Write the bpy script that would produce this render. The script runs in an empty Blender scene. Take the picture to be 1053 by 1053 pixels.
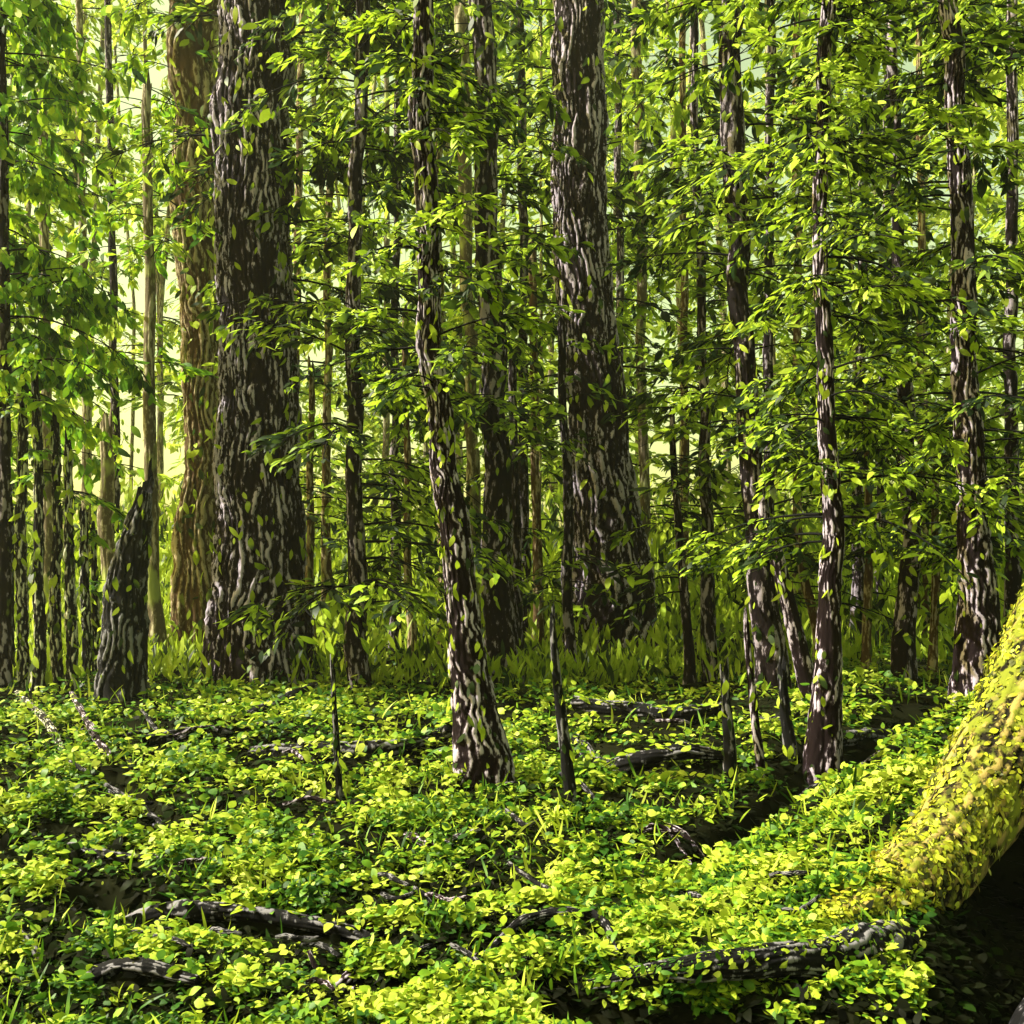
import bpy, math, random
import numpy as np
S = bpy.context.scene
R = math.radians
rng = np.random.default_rng(7)
random.seed(7)

# ------------------------------------------------------------------ camera, sky, sun, exposure
CAMH, HOR, F = 1.6, 600.0, 1053.0           # eye height, horizon row, focal length (in photograph pixels)
cam = bpy.data.objects.new('camera', bpy.data.cameras.new('camera'))
S.collection.objects.link(cam)
cam.location = (0, 0, CAMH)
cam.rotation_euler = (R(90), 0, 0)
cam.data.lens = 36; cam.data.sensor_width = 36
cam.data.shift_y = (HOR - 526.5) / 1053.0
cam.data.clip_end = 3000; cam.data.clip_start = 0.05
S.camera = cam
HAZE = 0.0005
SUN = np.array([-0.69, 0.0, 0.71]); SUN /= np.linalg.norm(SUN)
w = bpy.data.worlds.new('World'); S.world = w; w.use_nodes = True
nt = w.node_tree; bg = nt.nodes['Background']
sky = nt.nodes.new('ShaderNodeTexSky'); sky.sky_type = 'NISHITA'; sky.sun_disc = False
sky.sun_elevation = math.asin(SUN[2]); sky.sun_rotation = math.atan2(SUN[0], SUN[1])
sky.dust_density = 4.0; sky.air_density = 1.2; sky.ozone_density = 0.5
tint = nt.nodes.new('ShaderNodeMix'); tint.data_type = 'RGBA'; tint.blend_type = 'MULTIPLY'
tint.inputs[0].default_value = 1.0
tint.inputs[7].default_value = (1.0, 0.91, 0.33, 1)       # sky seen through a luminous yellow-green canopy
nt.links.new(sky.outputs[0], tint.inputs[6]); nt.links.new(tint.outputs[2], bg.inputs[0])
bg.inputs[1].default_value = 0.15
sl = bpy.data.lights.new('sun', 'SUN'); sl.energy = 5.0; sl.angle = R(0.6); sl.color = (1.0, 0.95, 0.82)
so = bpy.data.objects.new('sun', sl); S.collection.objects.link(so)
from mathutils import Vector
so.rotation_euler = Vector(SUN).to_track_quat('Z', 'Y').to_euler(); so.location = (-30, 5, 40)
S.view_settings.view_transform = 'Standard'; S.view_settings.look = 'None'
S.view_settings.exposure = 1.4; S.view_settings.gamma = 1.0
S.cycles.max_bounces = 8; S.cycles.diffuse_bounces = 3; S.cycles.glossy_bounces = 2
S.cycles.transmission_bounces = 4; S.cycles.transparent_max_bounces = 4

# ------------------------------------------------------------------ noise
def _h(ix, iy, seed):
    n = (ix.astype(np.int64) * 374761393 + iy.astype(np.int64) * 668265263 + seed * 974634777) & 0xffffffff
    n = ((n ^ (n >> 13)) * 1274126177) & 0xffffffff
    n = n ^ (n >> 16)
    return (n & 0xffffff) / float(0xffffff)
def noise(x, y, seed=0, per=None):
    x = np.asarray(x, float); y = np.asarray(y, float)
    ix = np.floor(x); iy = np.floor(y); fx = x - ix; fy = y - iy
    fx = fx * fx * (3 - 2 * fx); fy = fy * fy * (3 - 2 * fy)
    ix1 = ix + 1
    if per: ix = np.mod(ix, per); ix1 = np.mod(ix1, per)
    a = _h(ix, iy, seed); b = _h(ix1, iy, seed); c = _h(ix, iy + 1, seed); d = _h(ix1, iy + 1, seed)
    return (a + (b - a) * fx) * (1 - fy) + (c + (d - c) * fx) * fy
def fbm(x, y, seed=0, o=3):
    s = 0; a = 0.5
    for i in range(o):
        s = s + a * noise(x, y, seed + i); x = x * 2.03; y = y * 2.03; a *= 0.5
    return s / (1 - 0.5 ** o)

# ------------------------------------------------------------------ ground shape
def gd(py): return CAMH * F / (py - HOR)
def gp(px, py, h=0.0):
    d = (CAMH - h) * F / (py - HOR); return ((px - 526.5) * d / F, d)
def at(px, py, d): return ((px - 526.5) * d / F, d, CAMH - (py - HOR) * d / F)
TR = []     # hollows dug to hold dark shadow bands, some under roots: (points, depth, width)
def trench(pts, depth=0.13, width=0.12):
    TR.append((np.array([gp(*p) for p in pts]), depth, width))
trench([(95, 922), (180, 940), (300, 950), (385, 962)], 0.30, 0.30)
trench([(30, 978), (110, 1006), (215, 1018)], 0.18, 0.15)
trench([(270, 772), (360, 783), (460, 776)], 0.22, 0.5)
trench([(590, 742), (660, 750), (745, 748)], 0.28, 0.8)
trench([(590, 778), (680, 796), (745, 794)], 0.22, 0.55)
trench([(110, 806), (150, 830), (205, 862)], 0.20, 0.22)
trench([(270, 832), (330, 852), (395, 862)], 0.16, 0.18)
trench([(420, 872), (455, 880), (495, 872)], 0.12, 0.15)
trench([(340, 1003), (420, 1012), (500, 995)], 0.20, 0.16)
trench([(500, 975), (560, 955), (600, 950), (640, 985)], 0.10, 0.10)
trench([(590, 1032), (700, 1046), (850, 1062), (960, 1090)], 0.36, 0.30)
trench([(640, 1060), (850, 1080), (1060, 1085)], 0.2, 0.30)
trench([(830, 800), (880, 770), (960, 745), (1010, 740)], 0.4, 0.9)
trench([(700, 890), (790, 838), (850, 802)], 0.25, 0.35)
trench([(20, 855), (80, 858), (150, 852), (230, 868)], 0.2, 0.24)
trench([(75, 882), (140, 890), (165, 895)], 0.14, 0.14)
trench([(150, 760), (210, 752), (250, 756)], 0.16, 0.4)
trench([(430, 820), (500, 815), (540, 812)], 0.14, 0.3)
trench([(1040, 905), (1055, 980), (1075, 1100)], 0.35, 0.7)
for a_ in [[(240, 905), (330, 912), (420, 900)], [(450, 925), (540, 918), (620, 926)], [(60, 832), (150, 822), (240, 834)], [(440, 845), (540, 838), (640, 846)], [(580, 888), (650, 880), (720, 884)],
           [(220, 872), (300, 880), (380, 890)], [(520, 1010), (600, 1000), (660, 1004)], [(120, 1040), (260, 1046), (380, 1040)], [(20, 790), (90, 784), (150, 790)], [(330, 812), (400, 806), (450, 812)], [(600, 820), (690, 826), (760, 820)], [(0, 925), (50, 940), (90, 950)]]:
    trench(a_, 0.16, 0.030 * gd(a_[0][1]))  # extra hollows shaped for thin horizontal shadow bands
def segdist(x, y, P):
    best = np.full(np.shape(x), 1e9)
    for i in range(len(P) - 1):
        a, b = P[i], P[i + 1]; ab = b - a; L = ab @ ab
        t = np.clip(((x - a[0]) * ab[0] + (y - a[1]) * ab[1]) / L, 0, 1)
        best = np.minimum(best, np.hypot(x - a[0] - t * ab[0], y - a[1] - t * ab[1]))
    return best
RID = np.array([(0.75, 4.75), (1.55, 5.35), (2.35, 6.2), (3.2, 7.2), (4.5, 8.5)])
def hollow(x, y):
    v = np.zeros(np.shape(x))
    for P, dep, wd in TR:
        v = np.maximum(v, dep * np.exp(-(segdist(x, y, P) / (wd * 0.40)) ** 2))
    return v
def gh(x, y):
    x = np.asarray(x, float); y = np.asarray(y, float)
    h = 0.16 * (fbm(x / 1.3 + 9, y / 0.6, 3, 3) - 0.5) * np.clip(y / 6, 0.6, 1.5) + 0.35 * (fbm(x / 7, y / 6, 11, 2) - 0.5) * np.clip((y - 5) / 8, 0.1, 1)
    # bank rising to the giant tree on the right
    t = np.clip((x - 0.9 - 0.0 * y) / 2.4, 0, 1)
    dr = segdist(x, y, RID)
    h = h + (0.62 * t) * np.exp(-(dr / 0.75) ** 2) + 0.15 * np.clip((x - 2.6) / 2, 0, 1)
    h = h - hollow(x, y)
    return h

# ------------------------------------------------------------------ materials
def newmat(name):
    m = bpy.data.materials.new(name); m.use_nodes = True
    n = m.node_tree; n.nodes.remove(n.nodes['Principled BSDF'])
    return m, n, n.nodes['Material Output']
def ramp(n, cols, interp='LINEAR'):
    r = n.nodes.new('ShaderNodeValToRGB'); r.color_ramp.interpolation = interp
    e = r.color_ramp.elements
    while len(e) < len(cols): e.new(0.5)
    for i, (p, c) in enumerate(cols): e[i].position = p; e[i].color = (*c, 1)
    return r
def leafmat(name, cols, trans=0.35, scale=0.6, mixf=0.45, rough=0.5, spec=0.2):
    m, n, out = newmat(name); L = n.links.new
    g = n.nodes.new('ShaderNodeNewGeometry'); tc = n.nodes.new('ShaderNodeTexCoord')
    nz = n.nodes.new('ShaderNodeTexNoise'); nz.inputs['Scale'].default_value = scale; nz.inputs['Detail'].default_value = 3
    L(tc.outputs['Object'], nz.inputs['Vector'])
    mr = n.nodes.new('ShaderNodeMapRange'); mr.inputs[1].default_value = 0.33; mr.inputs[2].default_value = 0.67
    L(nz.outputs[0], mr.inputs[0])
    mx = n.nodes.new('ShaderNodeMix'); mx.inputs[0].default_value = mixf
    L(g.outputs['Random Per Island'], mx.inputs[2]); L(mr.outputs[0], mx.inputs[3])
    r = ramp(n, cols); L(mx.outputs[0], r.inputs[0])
    fine = n.nodes.new('ShaderNodeTexNoise'); fine.inputs['Scale'].default_value = 45; fine.inputs['Detail'].default_value = 2
    L(tc.outputs['Object'], fine.inputs['Vector'])
    f2 = n.nodes.new('ShaderNodeMapRange'); f2.inputs[3].default_value = 0.75; f2.inputs[4].default_value = 1.2
    L(fine.outputs[0], f2.inputs[0])
    vm = n.nodes.new('ShaderNodeVectorMath'); vm.operation = 'SCALE'; L(r.outputs[0], vm.inputs[0]); L(f2.outputs[0], vm.inputs['Scale'])
    p = n.nodes.new('ShaderNodeBsdfPrincipled'); p.inputs['Roughness'].default_value = rough
    p.inputs['Specular IOR Level'].default_value = spec
    L(vm.outputs[0], p.inputs['Base Color'])
    t = n.nodes.new('ShaderNodeBsdfTranslucent'); L(vm.outputs[0], t.inputs[0])
    ms = n.nodes.new('ShaderNodeMixShader'); ms.inputs[0].default_value = trans
    L(p.outputs[0], ms.inputs[1]); L(t.outputs[0], ms.inputs[2]); L(ms.outputs[0], out.inputs[0])
    return m
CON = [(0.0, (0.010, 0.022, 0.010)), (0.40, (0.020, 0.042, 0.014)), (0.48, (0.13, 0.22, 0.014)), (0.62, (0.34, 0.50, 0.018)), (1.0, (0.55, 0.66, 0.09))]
M = {}
M['leaf_conifer'] = leafmat('leaf_conifer', CON, 0.4, 0.8)
M['leaf_broad'] = leafmat('leaf_broad', [(0.0, (0.02, 0.05, 0.012)), (0.28, (0.05, 0.13, 0.015)), (0.42, (0.18, 0.38, 0.02)), (0.7, (0.36, 0.5, 0.02)), (1.0, (0.5, 0.58, 0.08))], 0.45, 0.8)
M['leaf_far'] = leafmat('leaf_far', [(0.0, (0.06, 0.11, 0.015)), (0.3, (0.2, 0.34, 0.03)), (0.5, (0.46, 0.6, 0.05)), (1.0, (0.66, 0.72, 0.15))], 0.58, 0.35)  # paler than near leaves: background glow put into the colour
M['leaf_ground'] = leafmat('leaf_ground', [(0.0, (0.008, 0.03, 0.004)), (0.27, (0.025, 0.09, 0.006)), (0.42, (0.11, 0.23, 0.012)), (0.58, (0.28, 0.38, 0.018)), (1.0, (0.48, 0.54, 0.09))], 0.3, 2.5, 0.5)
M['leaf_blade'] = leafmat('leaf_blade', [(0.0, (0.01, 0.02, 0.006)), (0.30, (0.03, 0.06, 0.01)), (0.40, (0.28, 0.40, 0.015)), (1.0, (0.55, 0.66, 0.06))], 0.5, 1.6)
M['leaf_golden'] = leafmat('leaf_golden', [(0.0, (0.02, 0.03, 0.006)), (0.3, (0.06, 0.07, 0.01)), (0.42, (0.25, 0.22, 0.02)), (0.55, (0.38, 0.42, 0.02)), (0.75, (0.42, 0.5, 0.04)), (1.0, (0.58, 0.56, 0.2))], 0.25, 4.0, 0.4)
M['litter'] = leafmat('litter', [(0.0, (0.002, 0.002, 0.002)), (0.6, (0.006, 0.008, 0.003)), (0.85, (0.012, 0.03, 0.004)), (1.0, (0.04, 0.09, 0.01))], 0.1, 3, spec=0.02)  # litter kept near black, standing for shade between the leaves
def barkmat(name, furrow, mid, ridge, moss, mossamt=0.45, mscale=3.0):
    m, n, out = newmat(name); L = n.links.new
    at_ = n.nodes.new('ShaderNodeAttribute'); at_.attribute_name = 'ridge'
    tc = n.nodes.new('ShaderNodeTexCoord')
    nz = n.nodes.new('ShaderNodeTexNoise'); nz.inputs['Scale'].default_value = 20; nz.inputs['Detail'].default_value = 5; nz.inputs['Roughness'].default_value = 0.65
    mp = n.nodes.new('ShaderNodeMapping'); mp.inputs['Scale'].default_value = (1, 1, 0.35)
    L(tc.outputs['Object'], mp.inputs[0]); L(mp.outputs[0], nz.inputs['Vector'])
    ad = n.nodes.new('ShaderNodeMath'); ad.operation = 'MULTIPLY_ADD'; ad.inputs[1].default_value = 0.55
    hf = n.nodes.new('ShaderNodeMath'); hf.operation = 'MULTIPLY_ADD'; hf.inputs[1].default_value = 1.5; hf.inputs[2].default_value = -0.5
    L(nz.outputs[0], hf.inputs[0]); L(at_.outputs['Fac'], ad.inputs[0]); L(hf.outputs[0], ad.inputs[2])
    r = ramp(n, [(0.0, furrow), (0.54, furrow), (0.66, mid), (0.77, ridge), (1.0, ridge)])  # bark tones by relief; ridge highlights and crevice shade also painted in
    L(ad.outputs[0], r.inputs[0])
    mz = n.nodes.new('ShaderNodeTexNoise'); mz.inputs['Scale'].default_value = mscale; mz.inputs['Detail'].default_value = 5
    mp2 = n.nodes.new('ShaderNodeMapping'); mp2.inputs['Scale'].default_value = (1, 1, 0.4); mp2.inputs['Location'].default_value = (3, 5, 1)
    L(tc.outputs['Object'], mp2.inputs[0]); L(mp2.outputs[0], mz.inputs['Vector'])
    r2 = ramp(n, [(1 - mossamt - 0.03, (0, 0, 0)), (1 - mossamt + 0.05, (1, 1, 1))]); L(mz.outputs[0], r2.inputs[0])
    mx = n.nodes.new('ShaderNodeMix'); mx.data_type = 'RGBA'; mx.inputs[7].default_value = (*moss, 1)
    L(r2.outputs[0], mx.inputs[0]); L(r.outputs[0], mx.inputs[6])
    p = n.nodes.new('ShaderNodeBsdfPrincipled'); p.inputs['Roughness'].default_value = 0.85; p.inputs['Specular IOR Level'].default_value = 0.08
    L(mx.outputs[2], p.inputs['Base Color'])
    b = n.nodes.new('ShaderNodeBump'); b.inputs['Strength'].default_value = 0.5; b.inputs['Distance'].default_value = 0.02
    L(nz.outputs[0], b.inputs['Height']); L(b.outputs[0], p.inputs['Normal'])
    L(p.outputs[0], out.inputs[0]); return m
M['bark_grey'] = barkmat('bark_grey', (0.005, 0.002, 0.003), (0.022, 0.014, 0.018), (0.37, 0.32, 0.41), (0.13, 0.17, 0.02), 0.27, 7)
M['bark_dark'] = barkmat('bark_dark', (0.004, 0.002, 0.0025), (0.016, 0.010, 0.012), (0.25, 0.215, 0.26), (0.13, 0.17, 0.02), 0.3, 7)
M['bark_brown'] = barkmat('bark_brown', (0.06, 0.035, 0.015), (0.16, 0.12, 0.06), (0.34, 0.28, 0.18), (0.18, 0.2, 0.04), 0.35, 7)
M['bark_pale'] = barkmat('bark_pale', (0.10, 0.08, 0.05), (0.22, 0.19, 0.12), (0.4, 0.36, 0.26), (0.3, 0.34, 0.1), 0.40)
M['bark_cream'] = barkmat('bark_cream', (0.004, 0.003, 0.004), (0.03, 0.03, 0.024), (0.46, 0.45, 0.36), (0.2, 0.24, 0.04), 0.3, 8)
M['bark_black'] = barkmat('bark_black', (0.004, 0.004, 0.005), (0.008, 0.008, 0.010), (0.15, 0.145, 0.17), (0.05, 0.06, 0.01), 0.25)
M['bark_mossy'] = barkmat('bark_mossy', (0.006, 0.005, 0.003), (0.08, 0.065, 0.02), (0.26, 0.2, 0.06), (0.13, 0.15, 0.015), 0.5, 9)
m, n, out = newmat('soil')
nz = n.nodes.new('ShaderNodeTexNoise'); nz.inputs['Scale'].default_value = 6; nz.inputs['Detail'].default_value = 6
r = ramp(n, [(0.35, (0.003, 0.003, 0.002)), (0.7, (0.012, 0.014, 0.006))]); n.links.new(nz.outputs[0], r.inputs[0])  # soil near black, shade of the hollows put into its colour
p = n.nodes.new('ShaderNodeBsdfPrincipled'); p.inputs['Roughness'].default_value = 1.0; p.inputs['Specular IOR Level'].default_value = 0.0
n.links.new(r.outputs[0], p.inputs['Base Color']); n.links.new(p.outputs[0], out.inputs[0]); M['soil'] = m

# ------------------------------------------------------------------ object helpers
def tag(o, label=None, cat=None, group=None, kind=None):
    if label: o['label'] = label
    if cat: o['category'] = cat
    if group: o['group'] = group
    if kind: o['kind'] = kind
    return o
def thing(name, label, cat, loc=(0, 0, 0), group=None):
    o = bpy.data.objects.new(name, None); o.empty_display_size = 0.3
    S.collection.objects.link(o); o.location = loc
    return tag(o, label, cat, group)
def mesh_np(name, V, quads, tris, mats, parent=None, smooth=True, ridge=None, qm=None, tm=None, origin=None):
    """one mesh object; V in world space, made relative to its parent / origin"""
    V = np.asarray(V, float)
    if parent is not None:
        q = parent
        while q is not None: V = V - np.array(q.location); q = q.parent
    elif origin is not None: V = V - np.array(origin)
    me = bpy.data.meshes.new(name)
    nq, ntr = len(quads), len(tris)
    me.vertices.add(len(V)); me.vertices.foreach_set('co', V.astype(np.float32).ravel())
    idx = np.concatenate([np.asarray(quads, np.int32).reshape(-1), np.asarray(tris, np.int32).reshape(-1)])
    me.loops.add(len(idx)); me.loops.foreach_set('vertex_index', idx)
    me.polygons.add(nq + ntr)
    st = np.concatenate([np.arange(nq) * 4, nq * 4 + np.arange(ntr) * 3]).astype(np.int32)
    me.polygons.foreach_set('loop_start', st)
    for mt in mats: me.materials.append(mt)
    if qm is not None or tm is not None:
        a = np.concatenate([qm if qm is not None else np.zeros(nq), tm if tm is not None else np.zeros(ntr)]).astype(np.int32)
        me.polygons.foreach_set('material_index', a)
    me.update(calc_edges=True)
    if smooth: me.polygons.foreach_set('use_smooth', np.ones(nq + ntr, bool))
    if ridge is not None:
        at_ = me.attributes.new('ridge', 'FLOAT', 'POINT'); at_.data.foreach_set('value', np.asarray(ridge, np.float32))
    o = bpy.data.objects.new(name, me); S.collection.objects.link(o)
    if parent is not None: o.parent = parent
    elif origin is not None: o.location = origin
    return o
def norm(v): return v / np.maximum(np.linalg.norm(v, axis=-1, keepdims=True), 1e-9)
class Geo:
    """collects leaves and tubes into ONE mesh"""
    def __init__(s): s.V = []; s.Q = []; s.T = []; s.qm = []; s.tm = []; s.rg = []; s.n = 0
    def add(s, V, Q, T, mi=0, rg=None):
        Q = np.asarray(Q, int).reshape(-1, 4); T = np.asarray(T, int).reshape(-1, 3)
        s.V.append(V); s.Q.append(Q + s.n); s.T.append(T + s.n); s.qm.append(np.full(len(Q), mi)); s.tm.append(np.full(len(T), mi))
        s.rg.append(np.full(len(V), 0.5) if rg is None else rg); s.n += len(V)
    def build(s, name, mats, parent=None, origin=None):
        c = np.concatenate
        return mesh_np(name, c(s.V), c(s.Q), c(s.T), mats, parent, True, c(s.rg), c(s.qm), c(s.tm), origin)
ST = np.array([0.28, 0.55, 0.8]); WD = np.array([0.85, 1.0, 0.62])
def leaves(g, P, D, N, L, W, bend=None, curl=None, mi=0):
    n = len(P)
    if n == 0: return
    D = norm(D); Sd = norm(np.cross(D, N)); N = np.cross(Sd, D)
    L = np.broadcast_to(L, (n,))[:, None]; W = np.broadcast_to(W, (n,))[:, None]
    bend = (rng.uniform(-0.45, 0.1, n) if bend is None else bend)[:, None]
    curl = (rng.normal(0, 0.22, n) if curl is None else curl)[:, None]
    fold = rng.uniform(-0.1, 0.5, n)[:, None]
    V = np.empty((n, 8, 3))
    def c(t): return P + D * L * t + N * L * bend * t * t + Sd * L * curl * t * t
    V[:, 0] = P
    for k in range(3):
        cc = c(ST[k]); hw = W * WD[k] * 0.5
        V[:, 1 + 2 * k] = cc - Sd * hw; V[:, 2 + 2 * k] = cc + Sd * hw + N * hw * fold
    V[:, 7] = c(1.0)
    b = np.arange(n)[:, None] * 8
    Q = np.concatenate([b + np.array([1, 2, 4, 3]), b + np.array([3, 4, 6, 5])])
    T = np.concatenate([b + np.array([0, 2, 1]), b + np.array([5, 6, 7])])
    g.add(V.reshape(-1, 3), Q, T, mi)
def randdir(n, zs=1.0):
    v = rng.normal(size=(n, 3)); v[:, 2] *= zs; return norm(v)
def tube(g, P, r, ns=6, mi=0, rg=None):
    P = np.asarray(P, float); k = len(P); r = np.broadcast_to(r, (k,))
    T = norm(np.gradient(P, axis=0)); up = np.where(np.abs(T[:, 2:3]) > 0.8, [[0, 1, 0]], [[0, 0, 1]])
    A = norm(np.cross(T, up)); B = np.cross(T, A)
    a = np.linspace(0, 2 * math.pi, ns, endpoint=False)
    V = P[:, None] + r[:, None, None] * (A[:, None] * np.cos(a)[None, :, None] + B[:, None] * np.sin(a)[None, :, None])
    i = np.arange(k - 1)[:, None] * ns; j = np.arange(ns)[None]
    Q = np.stack([i + j, i + (j + 1) % ns, i + ns + (j + 1) % ns, i + ns + j], -1)
    g.add(V.reshape(-1, 3), Q, [], mi, None if rg is None else np.full(k * ns, rg))
def spline(P, n):
    P = np.asarray(P, float); t = np.linspace(0, len(P) - 1, n); i = np.clip(np.floor(t).astype(int), 0, len(P) - 2); f = (t - i)[:, None]
    Q = np.vstack([2 * P[0] - P[1], P, 2 * P[-1] - P[-2]]); a, b, c, d = Q[i], Q[i + 1], Q[i + 2], Q[i + 3]
    return 0.5 * (2 * b + (c - a) * f + (2 * a - 5 * b + 4 * c - d) * f ** 2 + (3 * b - a - 3 * c + d) * f ** 3)
def bark_tube(g, P, r, nridge, depth, ns=None, flare=0.0, seed=0, mi=0, jag=0.0, lobes=0, wander=1.0):
    """a trunk or root with bark relief that wanders, splits and breaks; P rings, r radii"""
    P = np.asarray(P, float); k = len(P)
    ns = ns or max(28, nridge * 8)
    T = norm(np.gradient(P, axis=0)); ref = np.array([0, 1.0, 0.02]) if abs(T[k // 2, 2]) > 0.5 else np.array([0, 0, 1.0])
    A = norm(np.cross(T, ref)); B = np.cross(A, T)
    u = np.linspace(0, 1, ns, endpoint=False)[None].repeat(k, 0)
    s = np.concatenate([[0], np.cumsum(np.linalg.norm(np.diff(P, axis=0), axis=1))])[:, None].repeat(ns, 1)
    rw = (2 * math.pi * np.mean(r)) / nridge          # ridge pitch in metres
    zz = s / rw
    per = max(3, nridge // 3)
    warp = (noise(u * per, zz * 0.14, seed, per) - 0.5) * 2.2 * wander + (noise(u * per * 2, zz * 0.5, seed + 5, per * 2) - 0.5) * 0.9 * wander
    ph = u * nridge + warp
    rd = np.abs(np.sin(math.pi * ph))
    brk = noise(np.floor(ph) % nridge * 1.7, zz * 0.42, seed + 9)
    rd = rd ** 0.9 * np.clip(0.15 + 1.5 * brk, 0.12, 1.15)
    rd = rd * 0.68 + 0.2 * noise(u * nridge * 2, zz * 1.6, seed + 2, nridge * 2) + 0.22 * noise(u * nridge * 4, zz * 2.4, seed + 4, nridge * 4)
    rd = rd * np.clip(0.45 + noise(u * per * 2, zz * 0.22, seed + 6, per * 2) * 1.1, 0.5, 1.15)
    lob = 0
    if lobes:
        hh = np.clip(1 - s / max(s.max(), 1e-6) / 0.25, 0, 1)
        lob = flare * hh ** 1.8 * (0.45 + 0.9 * np.abs(np.cos(math.pi * u * lobes + seed)) ** 1.5)
    rr = np.asarray(r)[:, None] * (1 + lob + 0.10 * (noise(u * 4, s / (np.mean(r) * 5), seed + 7, 4) - 0.5)) + depth * (rd - 0.6)
    a = u * 2 * math.pi
    V = P[:, None] + rr[..., None] * (A[:, None] * np.cos(a)[..., None] + B[:, None] * np.sin(a)[..., None])
    if jag:
        kk = min(8, k - 1); V[-kk:, :, 2] += jag * (noise(u[-kk:] * 9, u[-kk:] * 0, seed + 8, 9) ** 2)* np.linspace(0, 1, kk)[:, None] * 2
    i = np.arange(k - 1)[:, None] * ns; j = np.arange(ns)[None]
    Q = np.stack([i + j, i + (j + 1) % ns, i + ns + (j + 1) % ns, i + ns + j], -1)
    g.add(V.reshape(-1, 3), Q, [], mi, rd.ravel())
    c = g.n; top = np.vstack([V[-1].reshape(-1, 3), P[-1:] + T[-1:] * 0.02])
    g.add(top, [], [(q, (q + 1) % ns, ns) for q in range(ns)], mi, np.full(ns + 1, 0.3))

# ------------------------------------------------------------------ setting: ground
xs = np.sign(np.linspace(-1, 1, 420)) * (np.abs(np.linspace(-1, 1, 420)) ** 1.0)
xs = np.concatenate([-np.geomspace(88, 9.2, 40), np.linspace(-9, 9, 360), np.geomspace(9.2, 88, 40)])
ys = np.concatenate([[-28, -10, -3], np.linspace(0, 12, 300), np.linspace(12.1, 30, 150), np.geomspace(31, 133, 40)])
X, Y = np.meshgrid(xs, ys); Z = gh(X, Y)
nx, ny = len(xs), len(ys)
i = np.arange(ny - 1)[:, None] * nx; j = np.arange(nx - 1)[None]
Q = np.stack([i + j, i + j + 1, i + nx + j + 1, i + nx + j], -1).reshape(-1, 4)
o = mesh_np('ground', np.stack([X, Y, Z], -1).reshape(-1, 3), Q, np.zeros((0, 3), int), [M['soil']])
tag(o, kind='structure')

# ------------------------------------------------------------------ trees
def spray(g, base, az, length, droop, leafL, leafW, dens, r0, rise=0.15, leaf_mi=0, twig_mi=1, hang=False, spread=0.55):
    """one branch: a twig curve with leaves set out flat along it"""
    k = 7; t = np.linspace(0, 1, k)
    d = np.array([math.cos(az), math.sin(az), 0]); side = np.array([-d[1], d[0], 0])
    sw = rng.normal(0, 0.18)
    P = base + d * (t * length)[:, None] + side * (sw * t ** 2 * length)[:, None]
    P[:, 2] += length * (rise * t - droop * t ** 2)
    tube(g, P, (r0 * (1 - 0.8 * t) + 0.004) * 0.45, 4, twig_mi, 0.1)
    n2 = max(4, int(length * 5.5)); q = rng.uniform(0.15, 1.0, n2)
    i = np.clip((q * (k - 1)).astype(int), 0, k - 2); f = (q * (k - 1) - i)[:, None]
    C0 = P[i] * (1 - f) + P[i + 1] * f; Tn = norm(P[i + 1] - P[i]); sg = rng.choice([-1, 1], n2)
    D0 = norm(Tn * rng.uniform(0.35, 1.0, n2)[:, None] + side * sg[:, None] * 0.8 + rng.normal(0, 0.12, (n2, 3)))
    D0[:, 2] -= 0.35 if hang else 0.12
    L0 = spread * length * 0.75 * (1.15 - 0.75 * q) * rng.uniform(0.5, 1.15, n2) + 0.05
    for z in range(n2):
        tt = np.array([0, 0.5, 1.0])[:, None]; W_ = C0[z] + D0[z] * L0[z] * tt; W_[:, 2] -= L0[z] * 0.25 * tt[:, 0] ** 2
        tube(g, W_, [r0 * 0.22 + 0.002, r0 * 0.14 + 0.0015, 0.001], 3, twig_mi, 0.1)
    n = max(6, int(dens * length / leafL * 1.25)); z = rng.choice(n2, n, p=L0 / L0.sum()); tt = rng.uniform(0.05, 1.05, n)
    C = C0[z] + D0[z] * (L0[z] * tt)[:, None]; C[:, 2] -= L0[z] * 0.25 * tt ** 2
    C += rng.normal(0, 0.012 + 0.010 * length, (n, 3))
    sd = norm(np.cross(D0[z], [0, 0, 1.0]))
    if hang:
        D = D0[z] * 0.4 + randdir(n) * 0.5 + np.array([0, 0, -0.8]); N = randdir(n)
    else:
        D = D0[z] * 0.9 + sd * (rng.choice([-1, 1], n) * rng.uniform(0.1, 0.9, n))[:, None] + rng.normal(0, 0.2, (n, 3)); D[:, 2] -= 0.15
        N = np.array([0, 0, 1.0]) + rng.normal(0, 0.35, (n, 3))
    s = np.clip(np.exp(rng.normal(-0.12, 0.33, n)), 0.4, 1.7)
    leaves(g, C, D, N, leafL * s, leafW * s * rng.uniform(0.7, 1.3, n), mi=leaf_mi)
PX = lambda d: d / F
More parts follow.
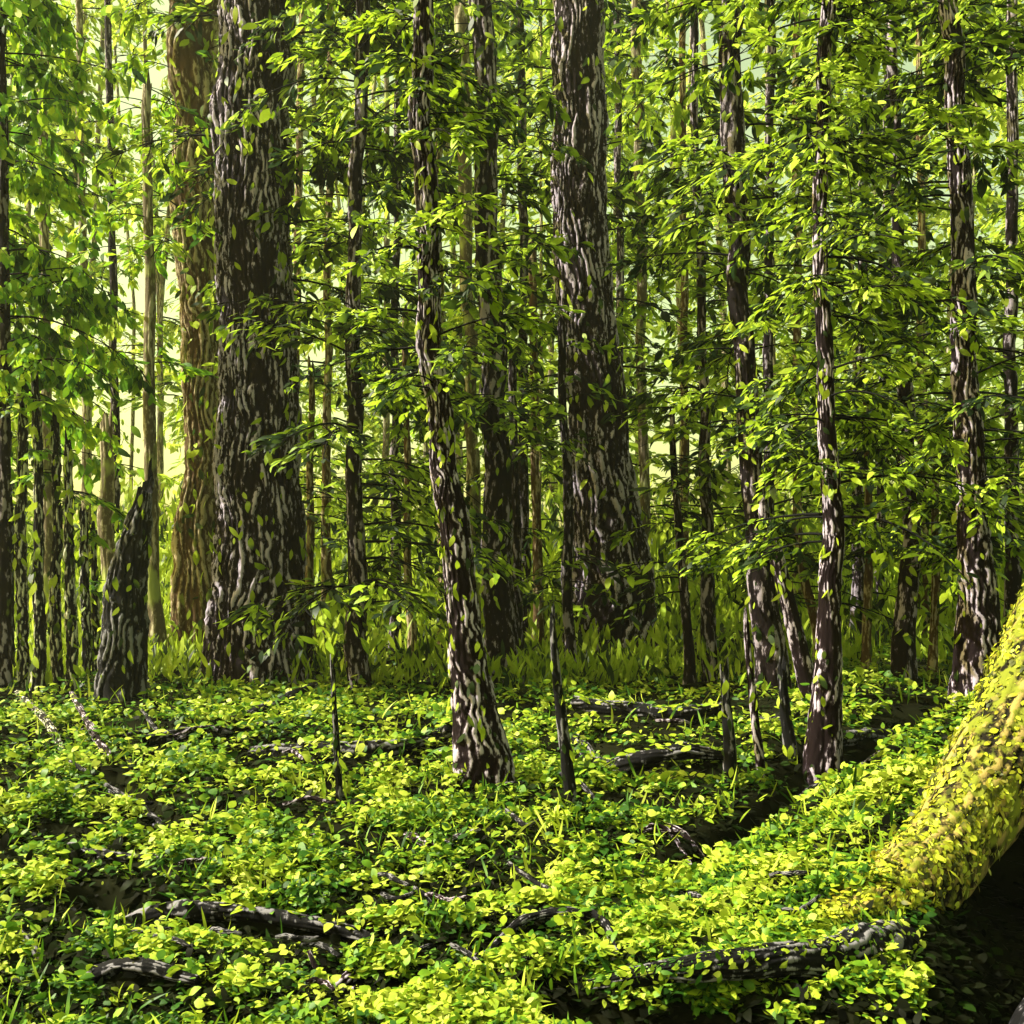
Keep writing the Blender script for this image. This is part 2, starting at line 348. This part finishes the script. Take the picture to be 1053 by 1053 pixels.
def tree(name, label, cat, pts, bark, leaf, nridge, d=None, clear=False, group=None, crown=(0, 600), nb=40, blen=1.6, flare=0.35,
         leafpx=16, dens=3.0, seed=0, depth=None, hang=False, lobes=5, ivy=0, top=-140, ledge=None, droop=0.35, side=None, topcap=False, spread=0.55):
    """pts: (column, row, half width) down the trunk, at the depth where its foot stands"""
    pts = sorted(pts, key=lambda p: p[1])
    foot = pts[-1]
    d = d or gd(foot[1])
    if not topcap and pts[0][1] > top:
        a, b = pts[0], pts[1]; k = (top - a[1]) / (a[1] - b[1]); pts = [(a[0] + (a[0] - b[0]) * k * 0.6, top, a[2] * 0.92)] + pts
    arr = np.array(pts, float); L = arr[-1, 1] - arr[0, 1]
    k = int(np.clip(L / (2.2 if nridge > 14 else 3.5), 20, 380))
    rows = np.linspace(arr[-1, 1], arr[0, 1], k)
    col = np.interp(rows, arr[:, 1], arr[:, 0]); hw = np.interp(rows, arr[:, 1], arr[:, 2])
    ker = np.ones(11) / 11; pad = lambda v: np.convolve(np.pad(v, 5, mode='edge'), ker, 'valid')
    col = pad(col); hw = pad(hw)
    col = col + (noise(rows / 60.0, rows * 0 + seed, seed) - 0.5) * min(8, hw.mean() * 0.8)
    x = (col - 526.5) * PX(d); z = CAMH - (rows - HOR) * PX(d); r = hw * PX(d)
    y = np.full(k, d) + (noise(rows / 150.0, rows * 0, seed + 3) - 0.5) * r.mean() * 0.4
    gz = float(gh(x[0], d)); z = z + (gz - z[0]) * np.clip(1 - (z - z[0]) / 1.5, 0, 1)
    z0 = z.copy()
    P = np.stack([x, y, z], -1)
    P = np.vstack([P[0] - [0, 0, 0.35], P]); r = np.concatenate([[r[0] * 1.05], r])
    t = thing(name, label, cat, (P[1][0], d, gz), group)
    g = Geo(); bark_tube(g, P, r, nridge, depth or min(0.09, r.mean() * 0.22), flare=flare, seed=seed, lobes=lobes, jag=(6 * PX(d) * (1 + hw.mean() / 6) if topcap else 0))
    tr = g.build('trunk', [bark], t)
    g = Geo(); has = False
    P = P[1:]; r = r[1:]
    if nb:
        has = True
        lo, hi = crown[1], max(crown[0], top, -90)
        rb = rng.uniform(hi, lo, nb) if True else 0
        for q in rb:
            i = int(np.argmin(np.abs(rows - q)))
            az = (rng.uniform(-0.5, 3.64) if clear else rng.uniform(0, 2 * math.pi)) if side is None else side + rng.normal(0, 0.8)
            fr = (q - hi) / max(lo - hi, 1)
            ln = blen * (0.55 + 0.6 * rng.random()) * (0.8 + 0.3 * fr)
            b = P[i] + np.array([math.cos(az), math.sin(az), 0]) * r[i] * 0.8
            spray(g, b, az, ln, droop * rng.uniform(0.4, 1.5), leafpx * 0.8 * PX(d), leafpx * PX(d) * (0.44 if hang else 0.30), dens * 3.1, 0.016 * ln + 0.006, rise=rng.uniform(-0.05, 0.3), hang=hang, spread=spread)
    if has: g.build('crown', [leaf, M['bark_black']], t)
    if ivy:
        g = Geo(); n = ivy; i = rng.integers(0, k, n); a = rng.uniform(math.pi, 2 * math.pi, n)
        out = np.stack([np.cos(a), np.sin(a), np.zeros(n)], -1)
        B = P[i] + out * (r[i] * (1.06 + rng.uniform(0, 0.2, n)))[:, None]
        D = np.array([0, 0, -1.0]) + rng.normal(0, 0.35, (n, 3)) + out * 0.15; N = out + rng.normal(0, 0.3, (n, 3))
        s = rng.uniform(0.6, 1.5, n) * PX(d) * 11
        leaves(g, B, D, N, s, s * rng.uniform(0.3, 0.5, n))
        g.build('climbing_leaves', [M['leaf_blade'] if not hang else leaf], t)
    return t
Lc, Lb, Lf = M['leaf_conifer'], M['leaf_broad'], M['leaf_far']
# --- the big trees
tree('redwood_tree', 'huge furrowed grey-lilac trunk, widest of the left half, in front of a brown one', 'tree',
     [(262, 0, 37), (262, 300, 37), (266, 450, 41), (268, 600, 46), (268, 704, 54)], M['bark_grey'], Lc, 40, crown=(-140, 330), nb=34, blen=2.0, seed=1, flare=0.16, ivy=300, dens=2.0, clear=True)
tree('redwood_tree', 'tall hazy brown trunk half hidden behind the huge grey-lilac trunk', 'tree',
     [(200, 0, 25), (203, 300, 21), (206, 450, 19), (204, 692, 24)], M['bark_brown'], Lb, 18, crown=(-140, 260), nb=24, blen=1.8, seed=2, ivy=200, d=20.5, dens=2.2)
tree('redwood_tree', 'huge twisting dark trunk right of centre with pale winding bark ridges', 'tree',
     [(592, 0, 25), (597, 150, 27), (602, 300, 29), (614, 450, 32), (626, 560, 36), (630, 684, 44)], M['bark_grey'], Lc, 30, crown=(-140, 380), nb=34, blen=2.2, seed=3, ivy=160, dens=2.0, flare=0.2, clear=True)
tree('pine_tree', 'leaning mossy trunk nearest the centre foreground, its foot spreading on the leafy ground', 'tree',
     [(432, 0, 10), (438, 250, 11), (447, 400, 12), (460, 500, 14), (470, 600, 16), (482, 700, 19), (497, 806, 27)], M['bark_grey'], Lc, 17, crown=(-140, 420), nb=34, blen=0.85, seed=4, ivy=300, leafpx=15, flare=0.3, lobes=3)
tree('pine_tree', 'dark maroon trunk right behind the leaning mossy centre trunk', 'tree',
     [(492, 0, 11), (500, 150, 11), (505, 300, 12), (510, 500, 14), (516, 700, 17)], M['bark_dark'], Lc, 11, crown=(-140, 480), nb=40, blen=1.3, seed=5, ivy=120)
tree('pine_tree', 'slender dark straight trunk between the huge left trunk and the centre trunks', 'tree',
     [(372, 0, 7), (366, 250, 7), (365, 450, 8), (369, 712, 10)], M['bark_dark'], Lc, 7, crown=(-140, 640), nb=70, blen=1.9, seed=6, ivy=60)
tree('pine_tree', 'dark trunk forking into two leaning legs near its foot, right of centre', 'tree',
     [(752, 0, 11), (757, 200, 11), (764, 350, 11), (772, 500, 12), (779, 600, 13), (796, 722, 14)], M['bark_dark'], Lc, 10, crown=(-140, 470), nb=58, blen=1.6, seed=7, ivy=150)
tree('pine_tree', 'slim knobbly trunk with yellow-green mossy foot, left of the small dark tree on the right', 'tree',
     [(850, 0, 7), (846, 250, 7), (850, 450, 9), (857, 600, 11), (852, 700, 14), (846, 778, 17)], M['bark_grey'], Lc, 13, crown=(-140, 560), nb=80, blen=1.2, seed=8, ivy=160, leafpx=15)
tree('pine_tree', 'stout dark trunk with forked grey foot at the right, above the giant mossy root', 'tree',
     [(976, 0, 9), (986, 200, 10), (993, 380, 12), (1002, 520, 14), (1010, 620, 18), (1006, 735, 22)], M['bark_grey'], Lc, 16, crown=(-140, 560), nb=84, blen=1.5, seed=9, ivy=120)
tree('pine_tree', 'small dark curving trunk between the slim knobbly trunk and the stout right one', 'tree',
     [(920, 120, 5), (924, 320, 6), (932, 420, 8), (936, 560, 9), (926, 712, 10)], M['bark_dark'], Lc, 6, crown=(0, 570), nb=50, blen=1.5, seed=10, ivy=60)
tree('pine_tree', 'thin dark tree with crooked side twigs between the two large right-hand trunks', 'tree',
     [(716, 150, 4), (722, 330, 5), (726, 520, 6), (731, 704, 7)], M['bark_dark'], Lc, 6, crown=(60, 560), nb=40, blen=1.3, seed=11, ivy=40)
tree('young_tree', 'thin pale trunk standing in the bright gap right of the huge twisting trunk', 'tree',
     [(655, 0, 5), (658, 200, 5), (661, 400, 5), (664, 680, 6)], M['bark_pale'], Lf, 6, crown=(-140, 640), nb=20, blen=2.0, seed=12, d=22, dens=1.6)
tree('young_tree', 'pale greyish trunk close beside the left edge of the dark maroon trunk', 'tree',
     [(476, 0, 7), (480, 200, 7), (484, 400, 6), (488, 685, 8)], M['bark_pale'], Lc, 6, crown=(-140, 500), nb=30, blen=1.9, seed=13, d=21)
tree('young_tree', 'slim pale trunk in the bright opening left of the tall brown trunk', 'tree',
     [(152, 90, 4), (153, 250, 5), (154, 400, 6), (158, 600, 7), (162, 700, 8)], M['bark_pale'], Lb, 6, crown=(40, 420), nb=14, blen=1.4, seed=14, d=18, top=60, dens=1.8, topcap=True)
for (pts, lab, sd, dd) in [
    ([(548, 250, 4), (551, 450, 4), (555, 690, 6)], 'thin stem just left of the huge twisting trunk', 21, 20),
    ([(578, 340, 4), (583, 500, 5), (586, 690, 6)], 'thin dark stem against the left edge of the huge twisting trunk', 22, 17.5),
    ([(527, 380, 4), (530, 560, 5), (534, 690, 6)], 'thin stem touching the right edge of the dark maroon trunk', 23, 18),
    ([(820, 560, 4), (838, 640, 5), (842, 700, 6)], 'short crooked stem left of the slim knobbly trunk', 24, 16),
    ([(416, 330, 3), (420, 560, 4), (424, 700, 5)], 'thin pale stem in the bright gap left of the leaning centre trunk', 25, 19),
    ([(320, 380, 3), (318, 560, 4), (322, 700, 5)], 'thin stem just right of the huge grey-lilac trunk', 26, 18),
    ([(890, 420, 3), (893, 560, 4), (889, 720, 5)], 'thin stem between the knobbly trunk and the small curving one', 27, 16),
    ([(960, 440, 3), (962, 580, 4), (957, 715, 5)], 'thin stem just left of the stout right-hand trunk', 28, 16),
    ([(690, 430, 3), (700, 560, 4), (710, 705, 6)], 'dark leaning stem in the gap right of the huge twisting trunk', 29, 16)]:
    tree('young_tree', lab, 'sapling', pts, M['bark_dark'] if 'dark' in lab else M['bark_brown'], Lc, 5, crown=(pts[0][1], 620), nb=16, blen=1.2, seed=sd, d=dd, top=pts[0][1], topcap=True, dens=1.4)
# second leg of the forked trunk
def stick(name, label, cat, pts, bark, seed, d=None, group=None, leaf=None, nr=5, tuft=0):
    """a free-standing thin stem, pts (column,row,halfwidth) top to foot"""
    return tree(name, label, cat, pts, bark, leaf or M['leaf_blade'], nr, d=d, group=group, nb=tuft, crown=(pts[0][1], pts[-1][1] - 20), blen=0.35, seed=seed, top=pts[0][1], topcap=True, lobes=0, ivy=14, leafpx=13)
stick('leaning_stem', 'bare grey stem leaning from the forked dark trunk down to the right', 'stem', [(785, 530, 6), (800, 580, 8), (818, 650, 8), (838, 735, 10)], M['bark_grey'], 31)
stick('sapling_stem', 'thin dark bare stem standing in the leaves right of the leaning centre trunk', 'stem', [(569, 640, 3), (574, 700, 5), (583, 770, 6), (588, 826, 7)], M['bark_black'], 32)
stick('sapling_stem', 'short black stem, left one of a pair right of centre', 'stem', [(745, 700, 4), (748, 750, 6), (750, 812, 7)], M['bark_black'], 33)
stick('sapling_stem', 'thin mossy grey stem, right one of a pair right of centre', 'stem', [(768, 640, 3), (774, 710, 4), (785, 802, 5)], M['bark_grey'], 34)
stick('sapling_stem', 'short black stem just left of the mossy foot of the knobbly trunk', 'stem', [(806, 690, 4), (810, 730, 6), (812, 775, 7)], M['bark_black'], 35)
stick('sapling_stem', 'thin crooked twig standing behind the fallen log left of centre', 'stem', [(343, 690, 2.5), (346, 740, 3), (350, 822, 4)], M['bark_black'], 36)

# --- left cluster of furrowed stems
grp = 'pale furrowed stems crowded at the left edge'
cl = [((4, 200, 6), (6, 450, 8), (8, 706, 10), 'tallest stem of the left edge cluster, dark and reaching the leaves', 'bark_black'),
      ((19, 385, 6), (20, 550, 8), (22, 712, 9), 'cream furrowed stem second from the left edge', 'bark_cream'),
      ((36, 395, 6), (37, 560, 8), (39, 716, 10), 'cream and black furrowed stem third from the left edge', 'bark_cream'),
      ((53, 440, 6), (54, 580, 8), (55, 712, 9), 'furrowed stem in the middle of the left edge cluster', 'bark_cream'),
      ((68, 458, 5), (69, 590, 8), (71, 716, 9), 'cream furrowed stem third from the right of the left cluster', 'bark_cream'),
      ((81, 535, 5), (83, 620, 7), (85, 714, 8), 'shorter furrowed stem second from the right of the left cluster', 'bark_cream'),
      ((93, 548, 4), (94, 630, 6), (96, 706, 8), 'shortest furrowed stem, rightmost of the left cluster', 'bark_cream')]
for q, (a, b, c, lab, mt) in enumerate(cl):
    a, b, c = [(p[0] * 1.04 + (q % 2) * 2, p[1], p[2] * 0.62) for p in (a, b, c)]
    tree('broken_trunk', lab, 'broken trunk', [a, b, c], M[mt], Lb, 8, nb=10 if q == 0 else 2, blen=0.7, crown=(a[1], a[1] + 60), top=a[1], topcap=True, seed=40 + q, group=grp, lobes=3, flare=0.2, ivy=40, depth=0.04)
tree('tree_stump', 'black leaning stump with grey edges right of the left cluster', 'stump', [(152, 508, 6), (143, 545, 13), (133, 600, 19), (126, 660, 22), (122, 724, 24)], M['bark_black'], Lb, 18, nb=0, topcap=True, top=515, seed=51, ivy=30, depth=0.06)
tree('tree_snag', 'pale forked snag behind the black leaning stump', 'snag', [(107, 440, 5), (110, 500, 7), (113, 600, 8), (116, 700, 9)], M['bark_pale'], Lb, 6, nb=0, topcap=True, top=440, seed=52, d=18.5)

# --- broadleaf trees at the upper left and mid-ground trees filling between
def filler(name, label, px, d, hw, leaf, bark, nb, blen, seed, crown, hang=False, dens=2.6, leafpx=15, group=None, droop=0.35):
    fy = HOR + CAMH * F / d
    lean = rng.uniform(-12, 12)
    tree(name, label, 'tree', [(px + lean, 0, hw * 0.8), (px + lean * 0.4, 350, hw), (px, fy, hw * 1.3)], bark, leaf, 6, d=d, group=group, crown=crown, nb=nb, blen=blen, seed=seed, hang=hang, dens=dens, leafpx=leafpx, lobes=3, droop=droop)
filler('broadleaf_tree', 'leafy broadleaf tree with hanging clumps at the left edge', 6, 15.0, 5, Lb, M['bark_dark'], 84, 1.7, 61, (-140, 400), True)
filler('broadleaf_tree', 'leafy broadleaf tree right of the one at the left edge', 50, 19.5, 5, Lb, M['bark_pale'], 22, 1.5, 62, (-140, 480), True)
PLACE = ['between the huge grey-lilac trunk and the slender straight one', 'behind and left of the leaning mossy centre trunk', 'just right of the leaning mossy centre trunk', 'between the dark maroon trunk and the huge twisting one', 'standing in the bright gap right of the huge twisting trunk',
 'just right of the forked dark trunk', 'behind and left of the slim knobbly trunk', 'just right of the slim knobbly trunk', 'just left of the stout right-hand trunk', 'at the right edge above the giant mossy root', 'reaching in over the right edge of the view',
 'peeking past the right flank of the huge twisting trunk', 'peeking past the right flank of the huge grey-lilac trunk', 'behind the small dark curving trunk', 'reaching in over the left edge of the view', 'before the bright sky left of the tall brown trunk']
filler('broadleaf_tree', 'airy bright broadleaf tree before the sky between left edge and brown trunk', 92, 25.0, 4, Lf, M['bark_pale'], 14, 2.2, 63, (-140, 470), True, leafpx=13)
fills = [(335, 22, 4), (405, 23, 4), (455, 24, 4), (540, 23, 5), (705, 23, 4), (790, 19, 5), (820, 23, 4), (880, 18, 5), (950, 22, 4), (1040, 17, 6), (1075, 21, 5), (640, 30, 4), (300, 30, 4), (905, 25, 4), (-30, 22, 5), (120, 28, 4)]
for q, (px, d, hw) in enumerate(fills):
    gap = px in (705, 120)
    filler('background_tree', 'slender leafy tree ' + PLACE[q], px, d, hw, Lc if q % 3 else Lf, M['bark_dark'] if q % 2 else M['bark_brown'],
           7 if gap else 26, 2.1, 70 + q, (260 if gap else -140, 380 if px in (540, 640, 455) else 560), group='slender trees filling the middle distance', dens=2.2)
# --- far trees
grp = 'pale trees far back between the nearer trunks'
for q in range(46):
    d = rng.uniform(32, 62); px = -120 + 1300 * (q + rng.random()) / 46
    gap = 85 < px < 175 or 668 < px < 745 or 385 < px < 430
    fy = HOR + CAMH * F / d; hw = rng.uniform(2, 4.5)
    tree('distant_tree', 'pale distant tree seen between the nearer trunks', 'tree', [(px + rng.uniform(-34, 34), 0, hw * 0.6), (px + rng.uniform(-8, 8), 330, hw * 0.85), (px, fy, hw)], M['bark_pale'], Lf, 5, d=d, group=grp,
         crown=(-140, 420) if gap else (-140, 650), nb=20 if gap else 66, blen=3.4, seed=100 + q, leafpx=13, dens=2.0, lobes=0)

# ------------------------------------------------------------------ undergrowth: upright blades and seedlings between the trunks
g = Geo(); n = 75000
d = rng.uniform(15.5, 42, n); px = rng.uniform(-200, 1250, n); x = (px - 526.5) * d / F
keep = fbm(x / 1.3, d / 1.6, 31) > 0.40; d = d[keep]; x = x[keep]; n = len(d)
z = gh(x, d) + rng.uniform(0, 1, n) ** 1.3 * (0.6 + 5.2 * fbm(x / 1.2, d / 1.2, 37)) * np.clip((d - 17) / 9, 0.12, 1)
P = np.stack([x, d, z], -1); D = np.array([0, 0, 1.0]) + rng.normal(0, 0.32, (n, 3)); N = np.array([0, -1.0, 0.2]) + rng.normal(0, 0.5, (n, 3))
L = rng.uniform(9, 26, n) * d / F; leaves(g, P, D, N, L, L * rng.uniform(0.10, 0.26, n))
tag(g.build('undergrowth', [M['leaf_blade']]), 'tall thin undergrowth blades between the trunk feet', 'undergrowth', kind='stuff')

# ------------------------------------------------------------------ leafy ground cover
g = Geo(); n = 430000
py = rng.uniform(640, 1110, n) ; px = rng.uniform(-260, 1320, n)
d = CAMH * F / (py - HOR); x = (px - 526.5) * d / F
hol = hollow(x, d); den = fbm(x / (0.05 * d + 0.05) * 0.9 + 4, np.log(d) / 0.030, 51, 2) * 0.8 + 0.2 * fbm(x / 1.4, d / 0.9, 57)
keep = (hol < 0.05) & (den + rng.normal(0, 0.035, n) > 0.55 - 0.12 * np.exp(-(segdist(x, d, RID) / 0.8) ** 2))
keep |= (hol < 0.02) & (rng.random(n) < 0.07)
x = x[keep]; d = d[keep]; den = den[keep]; n = len(x)
L = (0.018 + 0.0052 * d) * np.clip(np.exp(rng.normal(-0.1, 0.38, n)), 0.35, 1.5)
z = gh(x, d) + rng.random(n) ** 1.5 * (0.025 + 0.42 * np.clip(den - 0.49, 0, 0.3) * np.clip(d / 5, 0.8, 2.2)) + 0.01
D = randdir(n, 0.35); N = np.array([0, -0.15, 1.0]) + rng.normal(0, 0.42, (n, 3))
leaves(g, np.stack([x, d, z], -1), D, N, L, L * rng.uniform(0.35, 0.85, n))
tag(g.build('ground_cover', [M['leaf_ground']]), 'carpet of small bright yellow-green leaves over the forest floor', 'ground cover', kind='stuff')

g = Geo(); n = 60000
py = rng.uniform(640, 1110, n); px = rng.uniform(-260, 1320, n); d = CAMH * F / (py - HOR); x = (px - 526.5) * d / F
L = (0.03 + 0.008 * d) * rng.uniform(0.5, 1.3, n); z = gh(x, d) + rng.random(n) * 0.035
leaves(g, np.stack([x, d, z], -1), randdir(n, 0.3), np.array([0, -0.1, 1.0]) + rng.normal(0, 0.4, (n, 3)), L, L * rng.uniform(0.2, 0.7, n))
tag(g.build('leaf_litter', [M['litter']]), 'dead leaf litter coloured near black for shade on the forest floor', 'leaf litter', kind='stuff')

g = Geo(); n = 9000
py = rng.uniform(650, 1100, n); px = rng.uniform(-260, 1320, n); d = CAMH * F / (py - HOR); x = (px - 526.5) * d / F
keep = (hollow(x, d) < 0.05) & (fbm(x / 0.7, d / 0.6, 91) > 0.5); x = x[keep]; d = d[keep]; n = len(x)
L = (0.05 + 0.012 * d) * rng.uniform(0.6, 1.5, n)
leaves(g, np.stack([x, d, gh(x, d)], -1), np.array([0, 0, 0.9]) + rng.normal(0, 0.5, (n, 3)), randdir(n), L, L * 0.10, bend=rng.uniform(-0.8, 0.0, n))
tag(g.build('grass', [M['leaf_ground']]), 'sparse thin grass blades rising out of the leaf carpet', 'grass', kind='stuff')

# ------------------------------------------------------------------ roots and fallen branches lying on the ground
def groot(name, label, cat, pts, r0, bark='bark_black', lift=0.03, nleaf=40, seed=0, ends=0.4):
    """pts: (column, row[, height]) along the ground"""
    W = []
    for p in pts:
        h = p[2] if len(p) > 2 else None
        if h is None: x, y = gp(p[0], p[1]); z = float(gh(x, y)) + lift
        else: x, y, z = at(p[0], p[1], (CAMH - h) * F / (p[1] - HOR))
        W.append((x, y, z))
    r0 = r0 * 1.25; P = spline(W, 46); t = np.linspace(0, 1, 46)
    P[:, 2] += (noise(t * 4, t * 0, seed) - 0.5) * r0 * 1.0; P[:, 1] += (noise(t * 4, t * 0 + 5, seed) - 0.5) * r0 * 1.6
    r = r0 * (0.35 + 0.65 * np.sin(math.pi * np.clip(t * 0.9 + 0.08, 0, 1)) ** ends) * (0.85 + 0.4 * noise(t * 9, t * 0, seed + 3))
    T = thing(name, label, cat, tuple(P[0]))
    g = Geo(); bark_tube(g, P, r, 9, r0 * 0.28, ns=54, seed=seed, wander=0.9); g.build('wood', [M[bark]], T)
    if nleaf:
        g = Geo(); i = rng.integers(0, 46, nleaf); dd = P[i][:, 1]
        B = P[i] + np.stack([rng.normal(0, 0.03, nleaf), rng.normal(0, 0.4, nleaf) * r[i], r[i] * 0.9], -1)
        s = (0.028 + 0.0078 * dd) * rng.uniform(0.6, 1.2, nleaf)
        leaves(g, B, randdir(nleaf, 0.3), np.array([0, -0.3, 1.0]) + rng.normal(0, 0.4, (nleaf, 3)), s, s * 0.6)
        tag(g.build('leaf_cover', [M['leaf_ground']], T), kind='stuff')
    return T
groot('tree_root', 'long dark root over a black hollow in the lower left', 'root', [(82, 905), (100, 918), (180, 928), (290, 936), (385, 952)], 0.035, seed=1, nleaf=120)
groot('tree_root', 'dark root along the bottom left corner hollow', 'root', [(20, 965), (60, 984), (130, 996), (205, 1006)], 0.025, seed=2, nleaf=40)
groot('fallen_log', 'leaf covered fallen log ending at the foot of the leaning centre trunk', 'log', [(258, 772), (330, 774), (400, 775), (452, 768), (462, 745, 0.25)], 0.065, lift=0.09, seed=3, nleaf=170)
groot('fallen_log', 'upper of the two fallen logs right of the centre trunk', 'log', [(590, 734), (640, 738), (700, 742), (745, 738)], 0.075, lift=0.10, seed=4, nleaf=90)
groot('fallen_log', 'lower of the two fallen logs right of the centre trunk', 'log', [(592, 768), (620, 782), (680, 786), (745, 784)], 0.06, lift=0.08, seed=5, nleaf=70)
groot('fallen_branch', 'crooked dark branch running down to the right in the left foreground', 'branch', [(75, 790), (110, 808), (150, 826), (200, 858)], 0.035, seed=6, nleaf=30)
groot('fallen_branch', 'pale thin branch curving down from the left cluster', 'branch', [(18, 712, 0.1), (45, 738, 0.16), (65, 778)], 0.03, bark='bark_cream', seed=7, nleaf=16)
groot('fallen_branch', 'thin branch curving down in front of the black leaning stump', 'branch', [(74, 712, 0.15), (95, 752, 0.15), (122, 785), (128, 822)], 0.03, bark='bark_grey', seed=8, nleaf=24)
groot('fallen_branch', 'mossy twig rising to the right between stump and huge left trunk', 'branch', [(240, 748), (280, 725, 0.15), (325, 702, 0.3)], 0.045, seed=9, nleaf=20)
groot('fallen_branch', 'grey branch in the leaves left of the leaning centre trunk', 'branch', [(270, 835), (300, 846), (345, 852), (395, 862)], 0.026, bark='bark_grey', seed=10, nleaf=30)
groot('fallen_branch', 'small curved branch in the leaves below the leaning centre trunk', 'branch', [(418, 864), (440, 872), (465, 872), (492, 862)], 0.024, bark='bark_grey', seed=11, nleaf=12)
groot('fallen_branch', 'curved dark branch arching in the centre foreground', 'branch', [(495, 978), (540, 955), (590, 940, 0.04), (620, 955), (645, 985)], 0.017, seed=12, nleaf=14)
groot('tree_root', 'rough grey root beside a black hollow at the bottom, left of centre', 'root', [(345, 998), (390, 990), (450, 1000), (490, 982)], 0.026, bark='bark_grey', seed=13, nleaf=30)
groot('fallen_branch', 'small grey stick in the leaves right of centre', 'branch', [(680, 852), (705, 860), (735, 868)], 0.016, bark='bark_grey', seed=14, nleaf=4)
groot('fallen_branch', 'dark stick half buried at the left edge of the carpet', 'branch', [(70, 872), (110, 880), (170, 886)], 0.022, seed=15, nleaf=18)

groot('fallen_log', 'dark log lying behind the knobbly trunk, below the stout right-hand trunk', 'log', [(862, 762), (900, 752), (950, 747), (1000, 738)], 0.07, lift=0.06, seed=16, nleaf=60)
groot('fallen_log', 'long dark half sunken log between stump and fallen log at mid left', 'log', [(150, 772), (190, 764), (240, 762), (290, 756)], 0.05, lift=0.05, seed=17, nleaf=80)
groot('fallen_branch', 'dark bough on the crest of the leafy bank before the mossy root', 'branch', [(690, 896), (750, 868), (800, 838), (850, 806)], 0.03, seed=18, nleaf=50)
TG = 'thin dark twigs scattered over the leaf carpet'
for q in range(44):
    px, py = rng.uniform(0, 880), rng.uniform(745, 1040) ; L_ = rng.uniform(18, 55); a_ = rng.normal(0.05, 0.25)
    t_ = groot('fallen_twig', 'thin dark twig lying in the bright leaf carpet', 'twig', [(px, py), (px + L_ * 0.5, py + L_ * a_ * 0.5 + rng.normal(0, 3)), (px + L_, py + L_ * a_)], 0.0035 + 0.0012 * gd(py), bark='bark_grey' if q % 3 == 0 else 'bark_black', lift=0.05 + 0.004 * gd(py), seed=200 + q, nleaf=0)
    tag(t_, group=TG)

# ------------------------------------------------------------------ giant mossy tree at the right edge
T = thing('giant_tree', 'giant golden mossy root sweeping down from the right edge', 'tree', (4.6, 7.0, 0.1))
def root_part(name, pts, radii, bark, nr, depth, seed, n=150, golden=0, ncov=0, spec='leaf_golden', nn=3.2):
    W = [at(*p) for p in pts]; P = spline(W, n); t = np.linspace(0, len(radii) - 1, n); r = np.interp(t, np.arange(len(radii)), radii)
    r = r * (0.93 + 0.16 * noise(np.linspace(0, 9, n), np.zeros(n), seed))
    g = Geo(); bark_tube(g, P, r, nr, depth, seed=seed); o = g.build(name, [bark], T)
    if ncov:
        g = Geo(); i = rng.integers(0, n, ncov); a = rng.uniform(0, 2 * math.pi, ncov)
        Tn = norm(np.gradient(P, axis=0))[i]; up = np.array([0, 0, 1.0]); A = norm(np.cross(Tn, up)); B = np.cross(A, Tn)
        o_ = A * np.cos(a)[:, None] + B * np.sin(a)[:, None]
        lit = o_ @ np.array([-0.55, -0.1, 0.75]); k = lit + rng.normal(0, 0.35, ncov) > 0.05  # moss kept on the sunward side, so the lit edge is painted in
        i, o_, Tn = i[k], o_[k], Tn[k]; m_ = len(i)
        s = rng.uniform(0.02, 0.055, m_)
        D = -Tn * rng.choice([-1, 1], m_)[:, None] * 0.2 + Tn * 0.6 + rng.normal(0, 0.5, (m_, 3)) + np.array([0, 0, -0.4])
        leaves(g, P[i] + o_ * (r[i] * rng.uniform(1.0, 1.0 + 0.16 * fbm(i / 9.0, a[k] * 2.0, 5), m_))[:, None], D, o_ + rng.normal(0, 0.25, (m_, 3)), s, s * rng.uniform(0.35, 0.7, m_))
        tag(g.build('moss', [M[spec]], o), kind='stuff')
    return o
root_part('trunk', [(1420, 1100, 6.9), (1370, 800, 6.9), (1330, 500, 6.9), (1320, 150, 6.9), (1320, -300, 6.9)], [1.25, 1.15, 1.05, 1.0, 0.95], M['bark_mossy'], 30, 0.08, 301)
root_part('root', [(1215, 480, 6.7), (1116, 640, 6.3), (1047, 760, 5.8), (982, 862, 5.35), (932, 918, 5.0), (880, 948, 4.75), (832, 968, 4.6), (775, 992, 4.4)], [0.48, 0.37, 0.265, 0.225, 0.19, 0.15, 0.11, 0.05], M['bark_mossy'], 19, 0.018, 302, n=260, ncov=22000)
root_part('root', [(1330, 760, 6.2), (1230, 960, 5.0), (1120, 1100, 4.1), (1000, 1300, 3.3)], [0.7, 0.5, 0.3, 0.15], M['bark_black'], 14, 0.05, 303)  # added black root, a wall of dark for the right edge
root_part('root', [(925, 975, 4.5), (890, 978, 4.3), (850, 984, 4.12), (765, 990, 3.98), (685, 1000, 3.93), (605, 1014, 3.88)], [0.12, 0.10, 0.07, 0.055, 0.045, 0.02], M['bark_black'], 12, 0.014, 304, n=110, ncov=1500, spec='leaf_ground')

# ------------------------------------------------------------------ haze: the luminous air of the forest
V = [(x, y, z) for z in (-2.5, 46) for y in (-30, 135) for x in (-90, 90)]
o = mesh_np('haze', V, [(0, 2, 3, 1), (4, 5, 7, 6), (0, 1, 5, 4), (2, 6, 7, 3), (0, 4, 6, 2), (1, 3, 7, 5)], np.zeros((0, 3), int), [], smooth=False)
m, n, out = newmat('haze'); v = n.nodes.new('ShaderNodeVolumePrincipled'); v.inputs['Density'].default_value = HAZE
v.inputs['Color'].default_value = (0.93, 0.97, 0.72, 1); v.inputs['Anisotropy'].default_value = 0.3
n.links.new(v.outputs[0], out.inputs['Volume']); o.data.materials.append(m); tag(o, kind='stuff')
